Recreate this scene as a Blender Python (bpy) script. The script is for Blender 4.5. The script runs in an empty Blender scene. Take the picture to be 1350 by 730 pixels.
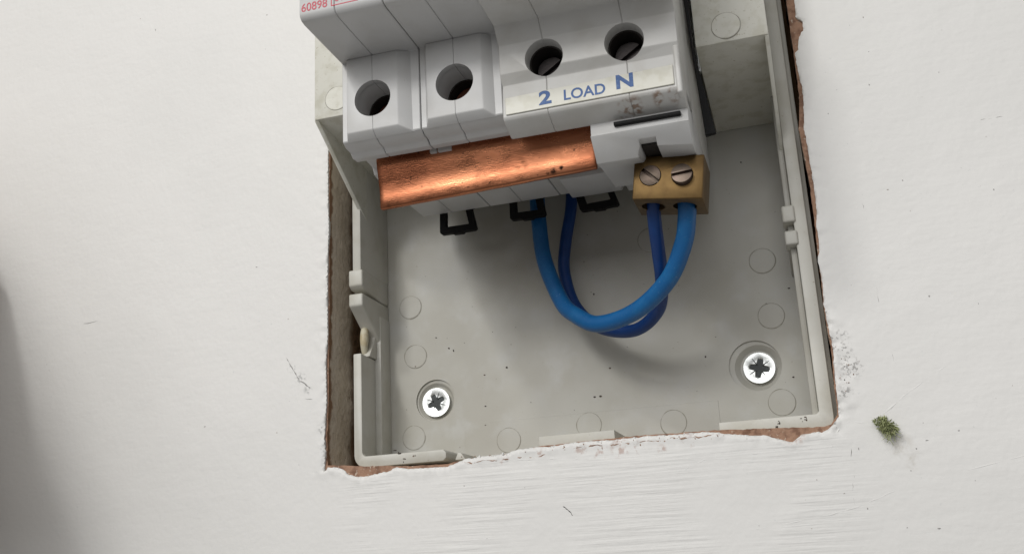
import bpy, bmesh, math, random
from mathutils import Vector, Matrix, noise, geometry
S = 0.001                      # authored in millimetres: X right, Y up, Z out of the wall
def V(X, Y, Z): return Vector((X * S, -Z * S, Y * S))
D = bpy.data; SC = bpy.context.scene; COL = SC.collection
rnd = random.Random(7)

# ------------------------------------------------------------------ camera
CAM_R = [[0.9545473, -0.0507509, -0.2937071], [-0.1261854, -0.9615426, -0.243953], [-0.270031, 0.2699262, -0.9242419]]
CAM_C = [88.2317, -87.9707, 238.0538]
cam_d = D.cameras.new('camera'); cam = D.objects.new('camera', cam_d); COL.objects.link(cam); SC.camera = cam
ax = [V(*CAM_R[0]) / S, -V(*CAM_R[1]) / S, -V(*CAM_R[2]) / S]
m3 = Matrix((ax[0], ax[1], ax[2])).transposed()
cam.matrix_world = Matrix.Translation(V(*CAM_C)) @ m3.to_4x4()
cam_d.sensor_width = 36; cam_d.lens = 1328.86 / 1350 * 36; cam_d.shift_y = 18.87 / 1350
cam_d.clip_start = 0.01; cam_d.clip_end = 20

# ------------------------------------------------------------------ light
world = D.worlds.new('World'); SC.world = world; world.use_nodes = True
bg = world.node_tree.nodes['Background']; bg.inputs[0].default_value = (1.0, 0.99, 0.98, 1); bg.inputs[1].default_value = 0.19
SC.view_settings.view_transform = 'Standard'; SC.view_settings.look = 'None'; SC.view_settings.exposure = 0.09; SC.view_settings.gamma = 1
def area(name, direction, dist, sx, sy, power, col, target=(35, -20, 20)):
    l = D.lights.new(name, 'AREA'); l.shape = 'RECTANGLE'; l.size = sx; l.size_y = sy; l.energy = power; l.color = col
    o = D.objects.new(name, l); COL.objects.link(o)
    d = V(*direction).normalized(); o.location = V(*target) + d * dist
    o.rotation_euler = (-d).to_track_quat('-Z', 'Y').to_euler()
    return o
area('window_light', (-0.30, 0.50, 1.0), 1.6, 0.26, 0.26, 4.6, (1.0, 0.985, 0.95))
area('second_window_light', (-0.44, 0.95, 1.0), 1.6, 0.12, 0.12, 4.4, (1.0, 0.99, 0.96))
area('room_light', (-0.12, 0.42, 1.0), 2.2, 2.2, 1.5, 23, (1.0, 0.992, 0.985))

# ------------------------------------------------------------------ materials
def mat(name, base, rough=0.5, metal=0.0, var=(), bump=(), spec=0.5, rvar=None):
    """base colour; var = (scale, (sx,sy,sz), colour, lo, hi, detail); bump = (scale, (sx,sy,sz), height in mm, detail)"""
    m = D.materials.new(name); m.use_nodes = True; nt = m.node_tree; N = nt.nodes; Lk = nt.links
    b = N['Principled BSDF']; b.inputs['Roughness'].default_value = rough; b.inputs['Metallic'].default_value = metal
    b.inputs['Specular IOR Level'].default_value = spec
    tc = N.new('ShaderNodeTexCoord')
    def nz(scale, st, detail):
        mp = N.new('ShaderNodeMapping'); mp.inputs['Scale'].default_value = tuple(1000 * s for s in st)
        mp.inputs['Location'].default_value = (rnd.uniform(-50, 50), rnd.uniform(-50, 50), rnd.uniform(-50, 50))
        Lk.new(tc.outputs['Object'], mp.inputs['Vector'])
        n = N.new('ShaderNodeTexNoise'); n.inputs['Scale'].default_value = scale; n.inputs['Detail'].default_value = detail
        Lk.new(mp.outputs['Vector'], n.inputs['Vector']); return n.outputs['Fac']
    def ramp(sock, lo, hi):
        r = N.new('ShaderNodeMapRange'); r.interpolation_type = 'SMOOTHSTEP'
        r.inputs[1].default_value = lo; r.inputs[2].default_value = hi; Lk.new(sock, r.inputs[0]); return r.outputs[0]
    cur = None
    rgb = N.new('ShaderNodeRGB'); rgb.outputs[0].default_value = (*base, 1); cur = rgb.outputs[0]
    for sc_, st, c2, lo, hi, det in var:
        mx = N.new('ShaderNodeMix'); mx.data_type = 'RGBA'
        Lk.new(ramp(nz(sc_, st, det), lo, hi), mx.inputs[0]); Lk.new(cur, mx.inputs[6]); mx.inputs[7].default_value = (*c2, 1)
        cur = mx.outputs[2]
    Lk.new(cur, b.inputs['Base Color'])
    if rvar:
        sc_, st, lo, hi, r0, r1 = rvar
        r = N.new('ShaderNodeMapRange'); r.inputs[1].default_value = lo; r.inputs[2].default_value = hi; r.inputs[3].default_value = r0; r.inputs[4].default_value = r1
        Lk.new(nz(sc_, st, 5), r.inputs[0]); Lk.new(r.outputs[0], b.inputs['Roughness'])
    nrm = None
    for sc_, st, h, det in bump:
        bp = N.new('ShaderNodeBump'); bp.inputs['Distance'].default_value = h * S; bp.inputs['Strength'].default_value = 1
        Lk.new(nz(sc_, st, det), bp.inputs['Height'])
        if nrm: Lk.new(nrm, bp.inputs['Normal'])
        nrm = bp.outputs['Normal']
    if nrm: Lk.new(nrm, b.inputs['Normal'])
    m['out'] = 1
    return m
I1 = (1, 1, 1)
M = {}
M['module'] = mat('grey_module_plastic', (0.60, 0.60, 0.595), 0.42, var=[(0.12, I1, (0.56, 0.555, 0.54), 0.4, 0.7, 4), (2.5, I1, (0.48, 0.45, 0.41), 0.68, 0.82, 3)], bump=[(3.0, I1, 0.012, 3)])
M['module_switch'] = mat('cream_module_plastic', (0.60, 0.595, 0.575), 0.42, var=[(0.15, I1, (0.54, 0.53, 0.50), 0.4, 0.7, 4), (2.2, I1, (0.44, 0.40, 0.34), 0.68, 0.82, 3)], bump=[(3.0, I1, 0.012, 3)])
M['box'] = mat('aged_box_plastic', (0.46, 0.45, 0.405), 0.45, var=[(0.05, I1, (0.41, 0.395, 0.345), 0.4, 0.65, 3), (0.16, I1, (0.475, 0.47, 0.44), 0.45, 0.80, 5), (1.3, I1, (0.34, 0.31, 0.25), 0.68, 0.82, 4)], bump=[(2.0, I1, 0.012, 4), (0.1, I1, 0.10, 2)])
M['box_front'] = mat('mottled_box_plastic', (0.68, 0.67, 0.60), 0.5, var=[(0.30, I1, (0.58, 0.565, 0.48), 0.45, 0.68, 6), (1.5, I1, (0.40, 0.37, 0.27), 0.63, 0.78, 4)], bump=[(2.0, I1, 0.02, 4)])
M['rim'] = mat('pale_rim_plastic', (0.55, 0.54, 0.49), 0.45, var=[(0.15, I1, (0.49, 0.475, 0.415), 0.42, 0.7, 5), (1.8, I1, (0.35, 0.30, 0.23), 0.68, 0.78, 4)], bump=[(1.5, I1, 0.02, 4)])
M['copper'] = mat('scratched_copper', (0.49, 0.195, 0.10), 0.30, 1.0, var=[(0.09, (0.6, 1, 1.8), (0.32, 0.115, 0.058), 0.38, 0.68, 4), (0.9, I1, (0.12, 0.05, 0.028), 0.645, 0.74, 6)], bump=[(3.2, (0.30, 1, 1.4), 0.028, 4), (0.9, (0.6, 1, 1.2), 0.018, 4), (0.09, I1, 0.30, 2)], rvar=(0.30, I1, 0.3, 0.7, 0.20, 0.36))
M['brass'] = mat('dull_brass', (0.135, 0.083, 0.03), 0.45, 0.8, var=[(0.6, (1, 1, 0.7), (0.105, 0.063, 0.023), 0.35, 0.75, 4), (1.6, I1, (0.09, 0.05, 0.02), 0.66, 0.80, 4)], bump=[(2.5, (2.2, 1, 0.15), 0.012, 3)])
M['steel'] = mat('dull_steel_screw', (0.155, 0.122, 0.098), 0.5, 1.0, var=[(0.5, I1, (0.18, 0.135, 0.115), 0.45, 0.7, 4)], bump=[(1.2, (1, 1, 3), 0.02, 4)])
M['zinc'] = mat('bright_zinc', (0.80, 0.82, 0.81), 0.40, 0.9, var=[(0.8, I1, (0.60, 0.63, 0.62), 0.5, 0.75, 4)], bump=[(1.8, I1, 0.015, 4)])
M['zinc_shade'] = mat('recess_shade', (0.012, 0.017, 0.017), 0.5, 0.0, var=[(1.5, I1, (0.035, 0.045, 0.045), 0.45, 0.7, 4)])  # near-black colour puts the shade of the screw recess into the material
M['wire'] = mat('blue_cable_sheath', (0.005, 0.105, 0.30), 0.42, var=[(0.25, I1, (0.007, 0.125, 0.33), 0.45, 0.7, 3), (2.6, I1, (0.16, 0.30, 0.46), 0.66, 0.76, 4)], bump=[(1.5, I1, 0.03, 3)])
M['wire_dark'] = mat('dark_blue_cable_sheath', (0.0035, 0.040, 0.18), 0.42, var=[(0.25, I1, (0.0045, 0.05, 0.21), 0.45, 0.7, 3)], bump=[(1.5, I1, 0.03, 3)])
M['black'] = mat('black_plastic', (0.006, 0.006, 0.006), 0.6, spec=0.18, bump=[(1.2, I1, 0.03, 3)])
M['dirt'] = mat('settled_dirt', (0.27, 0.255, 0.21), 0.7, var=[(0.6, I1, (0.40, 0.39, 0.34), 0.45, 0.65, 4)])
M['dark'] = mat('cavity_shade', (0.02, 0.016, 0.013), 0.8)  # near-black stand-in for the shade inside holes
M['strip'] = mat('ivory_label', (0.63, 0.62, 0.55), 0.4, var=[(0.4, I1, (0.56, 0.545, 0.46), 0.45, 0.7, 5)], bump=[(2.0, I1, 0.01, 3)])
M['blue_ink'] = mat('blue_ink', (0.035, 0.10, 0.28), 0.55, var=[(2.0, I1, (0.07, 0.15, 0.34), 0.5, 0.7, 4)])
M['red_ink'] = mat('red_ink', (0.52, 0.06, 0.09), 0.5, var=[(3.0, I1, (0.56, 0.14, 0.16), 0.5, 0.7, 4)])
M['grit'] = mat('dark_grit', (0.06, 0.05, 0.042), 0.9, var=[(0.7, I1, (0.16, 0.11, 0.08), 0.5, 0.6, 2)])
M['speck'] = mat('grey_grit', (0.34, 0.33, 0.32), 0.9, var=[(0.05, I1, (0.42, 0.36, 0.32), 0.5, 0.6, 2)])
M['crack'] = mat('crack_dirt', (0.30, 0.29, 0.28), 0.9)
M['crack_dark'] = mat('dark_crack_dirt', (0.07, 0.065, 0.06), 0.9)
M['flake'] = mat('paint_flake', (0.74, 0.735, 0.72), 0.6, bump=[(2.0, I1, 0.05, 4)])
M['glue'] = mat('yellowed_sealant', (0.56, 0.52, 0.40), 0.5, var=[(0.3, I1, (0.46, 0.39, 0.25), 0.45, 0.65, 4)], bump=[(0.8, I1, 0.15, 3)])
M['moss'] = mat('dry_green_moss', (0.42, 0.45, 0.23), 0.9, var=[(0.9, I1, (0.22, 0.25, 0.11), 0.45, 0.62, 3), (0.5, I1, (0.42, 0.40, 0.24), 0.55, 0.68, 3)])
M['tan'] = mat('tan_caster_plastic', (0.30, 0.22, 0.14), 0.6)
M['core_front'] = mat('brown_plaster', (0.36, 0.215, 0.145), 0.9, var=[(0.5, I1, (0.21, 0.115, 0.075), 0.45, 0.65, 5), (1.2, I1, (0.52, 0.42, 0.34), 0.62, 0.72, 4)], bump=[(0.9, I1, 0.35, 5), (3.0, I1, 0.08, 3)])

def node_tools(m):
    nt = m.node_tree; N = nt.nodes; Lk = nt.links
    tc = next(n for n in N if n.type == 'TEX_COORD')
    sep = N.new('ShaderNodeSeparateXYZ'); Lk.new(tc.outputs['Object'], sep.inputs[0])
    def rng(sock, a, b, smooth=True):
        r = N.new('ShaderNodeMapRange'); r.interpolation_type = 'SMOOTHSTEP' if smooth else 'LINEAR'
        r.inputs[1].default_value = a; r.inputs[2].default_value = b; Lk.new(sock, r.inputs[0]); return r.outputs[0]
    def mul(a, b):
        q = N.new('ShaderNodeMath'); q.operation = 'MULTIPLY'
        for i, s in enumerate((a, b)):
            if isinstance(s, (int, float)): q.inputs[i].default_value = s
            else: Lk.new(s, q.inputs[i])
        return q.outputs[0]
    def nz(scale, st, det):
        mp = N.new('ShaderNodeMapping'); mp.inputs['Scale'].default_value = tuple(1000 * s for s in st)
        Lk.new(tc.outputs['Object'], mp.inputs['Vector'])
        n = N.new('ShaderNodeTexNoise'); n.inputs['Scale'].default_value = scale; n.inputs['Detail'].default_value = det
        Lk.new(mp.outputs['Vector'], n.inputs['Vector']); return n.outputs['Fac']
    return nt, N, Lk, sep, rng, mul, nz

# plaster seen in the side of the hole: coats of different colour lie one behind the other
m = M['core_side'] = mat('layered_plaster', (0.68, 0.60, 0.50), 0.9, var=[(0.12, (1, 1, 0.5), (0.58, 0.50, 0.40), 0.4, 0.7, 6), (0.8, I1, (0.34, 0.26, 0.19), 0.62, 0.78, 4)], bump=[(0.6, I1, 0.5, 5), (2.5, I1, 0.1, 3)])
nt, N, Lk, sep, rng, mul, nz = node_tools(m)
b = N['Principled BSDF']; cur = b.inputs['Base Color'].links[0].from_socket
for lo, hi, c in ((-0.0160, -0.0172, (0.24, 0.14, 0.08)), (-0.0075, -0.0030, (0.17, 0.10, 0.05))):
    mx = N.new('ShaderNodeMix'); mx.data_type = 'RGBA'
    add = N.new('ShaderNodeMath'); add.operation = 'MULTIPLY_ADD'; Lk.new(nz(0.35, I1, 4), add.inputs[0]); add.inputs[1].default_value = 0.004; Lk.new(sep.outputs[1], add.inputs[2])
    Lk.new(rng(add.outputs[0], lo + 0.002, hi + 0.002), mx.inputs[0]); Lk.new(cur, mx.inputs[6]); mx.inputs[7].default_value = (*c, 1); cur = mx.outputs[2]
Lk.new(cur, b.inputs['Base Color'])

# wall paint: roller stipple everywhere, horizontal brush ridges on the patch under the box
m = M['paint'] = mat('white_wall_paint', (0.785, 0.775, 0.755), 0.55, var=[(0.012, I1, (0.75, 0.742, 0.722), 0.4, 0.65, 4), (0.9, I1, (0.66, 0.665, 0.655), 0.70, 0.80, 5)], bump=[(0.8, I1, 0.065, 4), (0.13, I1, 0.24, 3)])
nt, N, Lk, sep, rng, mul, nz = node_tools(m)
b = N['Principled BSDF']; prev = b.inputs['Normal'].links[0].from_socket
mask = mul(mul(rng(sep.outputs[2], -0.0610, -0.0655), rng(sep.outputs[2], -0.125, -0.080)), mul(rng(sep.outputs[0], -0.026, -0.012), rng(sep.outputs[0], 0.105, 0.085)))
mask = mul(mask, rng(nz(0.05, I1, 2), 0.32, 0.62))
bp = N.new('ShaderNodeBump'); bp.inputs['Distance'].default_value = 0.30 * S; Lk.new(mul(nz(1.0, (0.045, 1, 1.05), 6), mask), bp.inputs['Height']); Lk.new(prev, bp.inputs['Normal']); prev = bp.outputs[0]
mask2 = rng(sep.outputs[0], 0.094, 0.11)
bp = N.new('ShaderNodeBump'); bp.inputs['Distance'].default_value = 0.10 * S
mp2 = nz(1.0, (0.10, 1, 0.5), 4); Lk.new(mul(mp2, mask2), bp.inputs['Height']); Lk.new(prev, bp.inputs['Normal']); prev = bp.outputs[0]
mask3 = rng(sep.outputs[0], -0.03, -0.05)
bp = N.new('ShaderNodeBump'); bp.inputs['Distance'].default_value = 0.05 * S
Lk.new(mul(nz(1.0, (0.12, 1, 0.6), 4), mask3), bp.inputs['Height']); Lk.new(prev, bp.inputs['Normal']); prev = bp.outputs[0]
Lk.new(prev, b.inputs['Normal'])

def stain(m, pts, colour, sc_=0.9, lo=0.45, hi=0.62, k=1.0):
    """blotches of dirt round given places: pts = (x, z, radius) in mm from the object's origin"""
    nt, N, Lk, sep, rng, mul, nz = node_tools(m); b = N['Principled BSDF']
    tot = None
    for x, z, r in pts:
        c = N.new('ShaderNodeCombineXYZ'); Lk.new(sep.outputs[0], c.inputs[0]); Lk.new(sep.outputs[2], c.inputs[2])
        d = N.new('ShaderNodeVectorMath'); d.operation = 'DISTANCE'; Lk.new(c.outputs[0], d.inputs[0]); d.inputs[1].default_value = (x * S, 0, z * S)
        q = rng(d.outputs['Value'], r * S, r * 0.25 * S)
        if tot is None: tot = q
        else:
            mx = N.new('ShaderNodeMath'); mx.operation = 'MAXIMUM'; Lk.new(tot, mx.inputs[0]); Lk.new(q, mx.inputs[1]); tot = mx.outputs[0]
    f = mul(mul(tot, rng(nz(sc_, I1, 5), lo, hi)), k)
    mx = N.new('ShaderNodeMix'); mx.data_type = 'RGBA'; Lk.new(f, mx.inputs[0]); Lk.new(b.inputs['Base Color'].links[0].from_socket, mx.inputs[6]); mx.inputs[7].default_value = (*colour, 1); Lk.new(mx.outputs[2], b.inputs['Base Color'])
stain(M['module_switch'], [(6.5, -1.3, 2.0), (8.6, -1.0, 1.8), (13.2, -0.5, 1.4), (16.2, -0.4, 1.4)], (0.24, 0.14, 0.085), 0.8, 0.42, 0.60, 0.85)
stain(M['copper'], [(15.8, 1.5, 1.0), (17.6, 1.9, 0.7), (14.6, 1.2, 0.5)], (0.02, 0.012, 0.01), 0.8, 0.35, 0.5)
stain(M['copper'], [(-22, -0.2, 1.2), (24.2, 1.5, 0.9), (0, 2.5, 2.0), (9, 4, 2.0)], (0.16, 0.06, 0.03), 0.6, 0.42, 0.6, 0.8)
stain(M['paint'], [(38, -62.2, 2.2), (42, -62.6, 2.8), (47, -62.4, 3.0), (51, -62.8, 2.2), (56, -63.6, 1.4), (28, -62.0, 2.0), (20, -62.6, 2.0), (62, -62.0, 2.2), (84, -63, 3)], (0.45, 0.31, 0.26), 0.7, 0.50, 0.66, 0.7)
stain(M['paint'], [(96.0, -46, 2.5), (97, -50, 3.2), (95, -55, 2.2), (96, -43, 2)], (0.30, 0.29, 0.28), 1.6, 0.50, 0.62, 0.8)
stain(M['paint'], [(-31, -39, 2.0), (-33.5, -36, 1.6), (-29, -42, 1.6), (-25, -52, 2.0), (-24.5, -57, 2.0)], (0.42, 0.42, 0.41), 1.3, 0.47, 0.62, 0.8)
stain(M['paint'], [(104.5, -67, 3.2), (106.5, -70, 2.6)], (0.50, 0.47, 0.41), 0.5, 0.35, 0.62, 0.55)

# ------------------------------------------------------------------ builders
def tag(o, label=None, cat=None, group=None, kind=None):
    if label: o['label'] = label
    if cat: o['category'] = cat
    if group: o['group'] = group
    if kind: o['kind'] = kind
    return o
def thing(name, base, label, cat, group=None):
    o = D.objects.new(name, None); COL.objects.link(o); o.location = V(*base); o.empty_display_size = 0.005
    o['origin'] = 1
    tag(o, label, cat, group); return o
def build(name, bm, mats, parent=None, smooth=35, base=None):
    """Link BM (millimetres, world axes X Y Z) as one object; local origin = the parent's or BASE."""
    bmesh.ops.recalc_face_normals(bm, faces=bm.faces)
    root = parent
    while root is not None and root.parent is not None: root = root.parent
    org = root.location.copy() if root is not None else (V(*base) if base else Vector((0, 0, 0)))
    for v in bm.verts: v.co = V(*v.co) - org
    me = D.meshes.new(name); bm.to_mesh(me); bm.free()
    for mm in (mats if isinstance(mats, (list, tuple)) else [mats]): me.materials.append(mm)
    if smooth:
        me.polygons.foreach_set('use_smooth', [True] * len(me.polygons)); me.set_sharp_from_angle(angle=math.radians(smooth))
    o = D.objects.new(name, me); COL.objects.link(o)
    if parent is not None: o.parent = parent
    else: o.location = org
    return o
def prism(bm, poly, axis, a, b):
    f = {'X': lambda p, t: (t, p[0], p[1]), 'Y': lambda p, t: (p[0], t, p[1]), 'Z': lambda p, t: (p[0], p[1], t)}[axis]
    va = [bm.verts.new(f(p, a)) for p in poly]; vb = [bm.verts.new(f(p, b)) for p in poly]; n = len(poly)
    bm.faces.new(va); bm.faces.new(vb[::-1])
    for i in range(n): bm.faces.new((va[i], vb[i], vb[(i + 1) % n], va[(i + 1) % n]))
    return va + vb
def box(bm, x0, x1, y0, y1, z0, z1): return prism(bm, [(x0, y0), (x1, y0), (x1, y1), (x0, y1)], 'Z', z0, z1)
def frustum(bm, lo, hi, z0, z1):
    a = [bm.verts.new((x, y, z0)) for x, y in lo]; b = [bm.verts.new((x, y, z1)) for x, y in hi]; n = len(lo)
    bm.faces.new(a); bm.faces.new(b[::-1])
    for i in range(n): bm.faces.new((a[i], b[i], b[(i + 1) % n], a[(i + 1) % n]))
def rect(x0, x1, y0, y1): return [(x0, y0), (x1, y0), (x1, y1), (x0, y1)]
def disc(bm, cx, cy, r, z0, z1, n=40, r2=None):
    r2 = r if r2 is None else r2
    frustum(bm, [(cx + r * math.cos(2 * math.pi * i / n), cy + r * math.sin(2 * math.pi * i / n)) for i in range(n)],
            [(cx + r2 * math.cos(2 * math.pi * i / n), cy + r2 * math.sin(2 * math.pi * i / n)) for i in range(n)], z0, z1)
def bevel(bm, w, seg=2, ang=25, sel=None):
    bmesh.ops.recalc_face_normals(bm, faces=bm.faces); bm.normal_update()
    ed = [e for e in bm.edges if len(e.link_faces) == 2 and e.calc_face_angle(0) > math.radians(ang) and (sel is None or sel(e))]
    bmesh.ops.bevel(bm, geom=ed, offset=w, segments=seg, profile=0.5, affect='EDGES', clamp_overlap=True)
def rounded(cx0, cx1, cy0, cy1, r, n=6):
    out = []
    for (cx, cy, a0) in ((cx1 - r, cy1 - r, 0), (cx0 + r, cy1 - r, 90), (cx0 + r, cy0 + r, 180), (cx1 - r, cy0 + r, 270)):
        for i in range(n + 1):
            a = math.radians(a0 + 90 * i / n); out.append((cx + r * math.cos(a), cy + r * math.sin(a)))
    return out
def catmull(p, k):
    p = [Vector(q) for q in p]; p = [2 * p[0] - p[1]] + p + [2 * p[-1] - p[-2]]; out = []
    for i in range(1, len(p) - 2):
        for j in range(k):
            t = j / k; a, b_, c, d = p[i - 1:i + 3]
            out.append(0.5 * ((2 * b_) + (c - a) * t + (2 * a - 5 * b_ + 4 * c - d) * t * t + (3 * b_ - a - 3 * c + d) * t ** 3))
    return out + [p[-2]]
def tube(bm, pts, rad, n=16, flat=None, jit=0):
    pts = [Vector(p) for p in pts]; rings = []; prevn = None
    for i, p in enumerate(pts):
        t = (pts[min(i + 1, len(pts) - 1)] - pts[max(i - 1, 0)]).normalized()
        if prevn is None: prevn = t.orthogonal().normalized()
        nn = (prevn - t * prevn.dot(t)).normalized(); prevn = nn; bb = t.cross(nn)
        r = rad[i] if isinstance(rad, (list, tuple)) else rad
        ring = []
        for k in range(n):
            a = 2 * math.pi * k / n; q = p + (nn * math.cos(a) + bb * math.sin(a)) * r * (1 + (rnd.uniform(-jit, jit) if jit else 0))
            if flat: q.z = p.z + (q.z - p.z) * flat
            ring.append(bm.verts.new(q))
        rings.append(ring)
    for a, b_ in zip(rings, rings[1:]):
        for k in range(n): bm.faces.new((a[k], a[(k + 1) % n], b_[(k + 1) % n], b_[k]))
    bm.faces.new(rings[0][::-1]); bm.faces.new(rings[-1])
def move(bm, verts, mtx):
    for v in verts: v.co = mtx @ v.co
def boolean(bm, cutters):
    """Cut closed meshes out of BM (exact boolean) and give the result back as a bmesh."""
    def tmp(b_):
        bmesh.ops.recalc_face_normals(b_, faces=b_.faces)
        me = D.meshes.new('temporary'); b_.to_mesh(me); b_.free(); o = D.objects.new('temporary', me); COL.objects.link(o); return o
    o = tmp(bm); cs = [tmp(c) for c in cutters]
    for c in cs:
        md = o.modifiers.new('cut', 'BOOLEAN'); md.operation = 'DIFFERENCE'; md.solver = 'EXACT'; md.object = c
    dg = bpy.context.evaluated_depsgraph_get(); dg.update()
    me = D.meshes.new_from_object(o.evaluated_get(dg)); out = bmesh.new(); out.from_mesh(me)
    for q in [o] + cs:
        dm = q.data; D.objects.remove(q); D.meshes.remove(dm)
    D.meshes.remove(me)
    return out
def merge(a, b_):
    me = D.meshes.new('temporary'); b_.to_mesh(me); b_.free(); a.from_mesh(me); D.meshes.remove(me); return a
def blob(bm, c, r, n=7, squash=1.0):
    """small irregular lump"""
    res = bmesh.ops.create_icosphere(bm, subdivisions=1, radius=1)
    a = rnd.uniform(0.6, 1.6)
    for v in res['verts']:
        k = rnd.uniform(0.55, 1.15); v.co = Vector((c[0] + v.co.x * r * k * a, c[1] + v.co.y * r * k / a, c[2] + v.co.z * r * k * squash))
def lettering(text, x0, x1, y0, y1, z, fatten=0.0, thick=0.06, slant=0.0):
    cu = D.curves.new('lettering', 'FONT'); cu.body = text; cu.size = 1; cu.extrude = 0.02; cu.offset = fatten; cu.resolution_u = 4
    o = D.objects.new('temporary', cu); COL.objects.link(o)
    dg = bpy.context.evaluated_depsgraph_get(); dg.update()
    me = D.meshes.new_from_object(o.evaluated_get(dg)); bm = bmesh.new(); bm.from_mesh(me)
    D.objects.remove(o); D.curves.remove(cu); D.meshes.remove(me)
    xs = [v.co.x for v in bm.verts]; ys = [v.co.y for v in bm.verts]; a, b_, c, d = min(xs), max(xs), min(ys), max(ys)
    for v in bm.verts:
        u = (v.co.x - a) / (b_ - a); w = (v.co.y - c) / (d - c)
        v.co = Vector((x0 + u * (x1 - x0), y0 + w * (y1 - y0) + slant * u, z + (thick if v.co.z > 0 else -0.05)))
    return bm

# ------------------------------------------------------------------ measured outlines (mm, on the wall and in the box)
SKIN_EDGE = [(-23.35, 30.68), (-23.58, 18.88), (-23.6, 7.33), (-23.4, -0.94), (-23.73, -8.98), (-23.85, -20.85), (-23.76, -28.62), (-24.28, -36.2), (-24.09, -45.59), (-24.7, -53.8), (-24.4, -58.36), (-24.9, -62.27), (-23.59, -61.3), (-21.97, -61.35), (-19.74, -61.95), (-18.76, -63.09), (-16.41, -63.98), (-13.88, -64.07), (-10.39, -63.68), (-8.07, -63.34), (-6.39, -62.57), (-3.01, -63.22), (1.18, -63.29), (6.65, -63.49), (10.76, -62.1), (15.36, -61.73), (20.43, -61.65), (23.7, -60.93), (28.44, -60.82), (32.55, -60.9), (36.51, -60.49), (40.04, -60.54), (44.13, -60.64), (52.9, -60.54), (60.16, -60.72), (65.04, -60.66), (68.38, -61.12), (73.53, -62.06), (78.26, -62.63), (80.41, -63.45), (83.37, -64.44), (85.33, -63.01), (89.99, -62.72), (91.44, -62.06), (93.24, -59.86), (93.49, -52.23), (93.88, -45.79), (93.6, -40.82), (93.32, -35.78), (93.6, -31.26), (93.42, -25.25), (93.86, -24.28), (94.12, -20.78), (94.05, -17.87), (94.58, -14.73), (94.68, -10.01), (94.56, -3.69), (94.48, 0.89), (94.29, 4.61), (94.87, 9.24), (95.12, 14.44), (94.72, 19.02), (94.63, 23.46), (95.37, 24.27), (95.94, 27.26), (97.11, 28.84), (97.19, 31.09), (95.91, 32.56), (96.1, 36.88), (96.56, 44.82)]
CORE_EDGE = [(-23.04, 30.93), (-23.29, 19.11), (-23.54, -0.69), (-23.58, -20.72), (-23.82, -36.12), (-23.84, -45.51), (-24.25, -53.76), (-24.26, -58.3), (-24.06, -60.66), (-20.48, -60.95), (-14.57, -61.59), (-8.74, -61.96), (-3.0, -62.5), (6.41, -62.72), (11.07, -62.06), (20.22, -61.6), (28.33, -60.57), (36.42, -60.41), (44.02, -60.23), (52.82, -60.16), (60.1, -60.31), (64.98, -60.41), (68.37, -60.47), (73.61, -60.77), (81.42, -61.15), (86.02, -61.49), (90.12, -61.7), (91.53, -61.35), (92.99, -59.43), (93.2, -52.09), (93.59, -45.62), (93.31, -40.63), (93.19, -35.59), (93.46, -31.06), (93.54, -24.03), (93.73, -18.65), (93.81, -14.07), (93.89, -9.63), (93.52, -1.41), (93.18, 5.11), (94.02, 10.57), (94.29, 14.1), (94.32, 21.18), (94.37, 24.34), (94.3, 32.13), (94.39, 37.68), (94.22, 45.81)]
FLAP = [(72.96, 40.14), (72.97, 27.19), (74.43, -4.36), (76.6, -4.08), (73.89, 15.52), (73.89, 26.98), (73.92, 39.9)]
CRACK_0 = [(95.57, -64.77), (94.53, -68.09), (94.74, -71.94), (94.0, -74.17), (93.97, -78.7), (94.43, -81.72), (93.21, -85.35), (92.99, -89.01)]
CRACK_1 = [(103.94, -13.64), (104.35, -18.58), (104.51, -26.32), (104.37, -33.87), (104.49, -40.49), (105.61, -50.32), (106.15, -56.7)]
CRACK_2 = [(99.18, -0.5), (100.96, -0.46), (103.35, -0.53), (105.45, -0.36)]
CRACK_3 = [(129.19, 0.27), (131.25, 0.06), (134.22, 0.03), (138.65, 0.07)]
CRACK_4 = [(-35.12, -33.48), (-33.41, -36.16), (-31.93, -38.6), (-29.84, -40.52), (-28.18, -41.82)]
CRACK_5 = [(-34.79, -44.17), (-31.26, -44.14), (-27.76, -44.48)]
CRACK_6 = [(-108.62, -16.91), (-101.18, -17.17), (-90.24, -17.23)]
CRACK_7 = [(33.24, -74.16), (34.38, -75.05), (35.48, -76.42)]
RIDGES0 = [(60.06, -68.49), (62.59, -67.4), (65.08, -66.64), (67.41, -67.31), (69.85, -66.71), (72.17, -67.21), (73.9, -65.76), (76.19, -66.27), (80.91, -65.71), (90.0, -66.16)]
RIDGES1 = [(8.51, -63.12), (15.83, -63.36), (23.04, -63.26), (30.1, -63.66), (37.03, -64.05), (43.8, -64.93)]
RIDGES2 = [(88.66, -70.71), (93.58, -61.78), (99.57, -61.54), (107.71, -56.07), (115.67, -51.41)]
RIDGES3 = [(71.34, -81.81), (83.69, -80.29), (94.3, -78.42), (104.91, -74.97), (126.47, -70.7)]
WALL_SPECKS = [(-43.91, -8.58), (-37.4, -51.77), (112.87, -10.9), (110.32, 29.13), (109.3, 12.48), (109.18, -62.73), (107.13, -67.75), (115.55, -64.83), (105.49, -72.01), (92.19, -75.56), (87.23, -72.45), (109.36, -66.27), (96.18, -66.83), (130.61, -3.86), (130.11, -15.82), (109.56, -12.45), (114.27, -36.82), (123.3, -39.6), (103.15, -83.0), (108.98, -83.5), (96.28, -78.85), (-57.7, -48.45), (99.87, 7.26), (96.97, -47.76), (10.52, -68.06), (-34.59, -23.43), (-78.1, 67.28), (-83.47, 72.16), (-42.05, 64.06), (-42.34, 53.6)]
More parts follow.
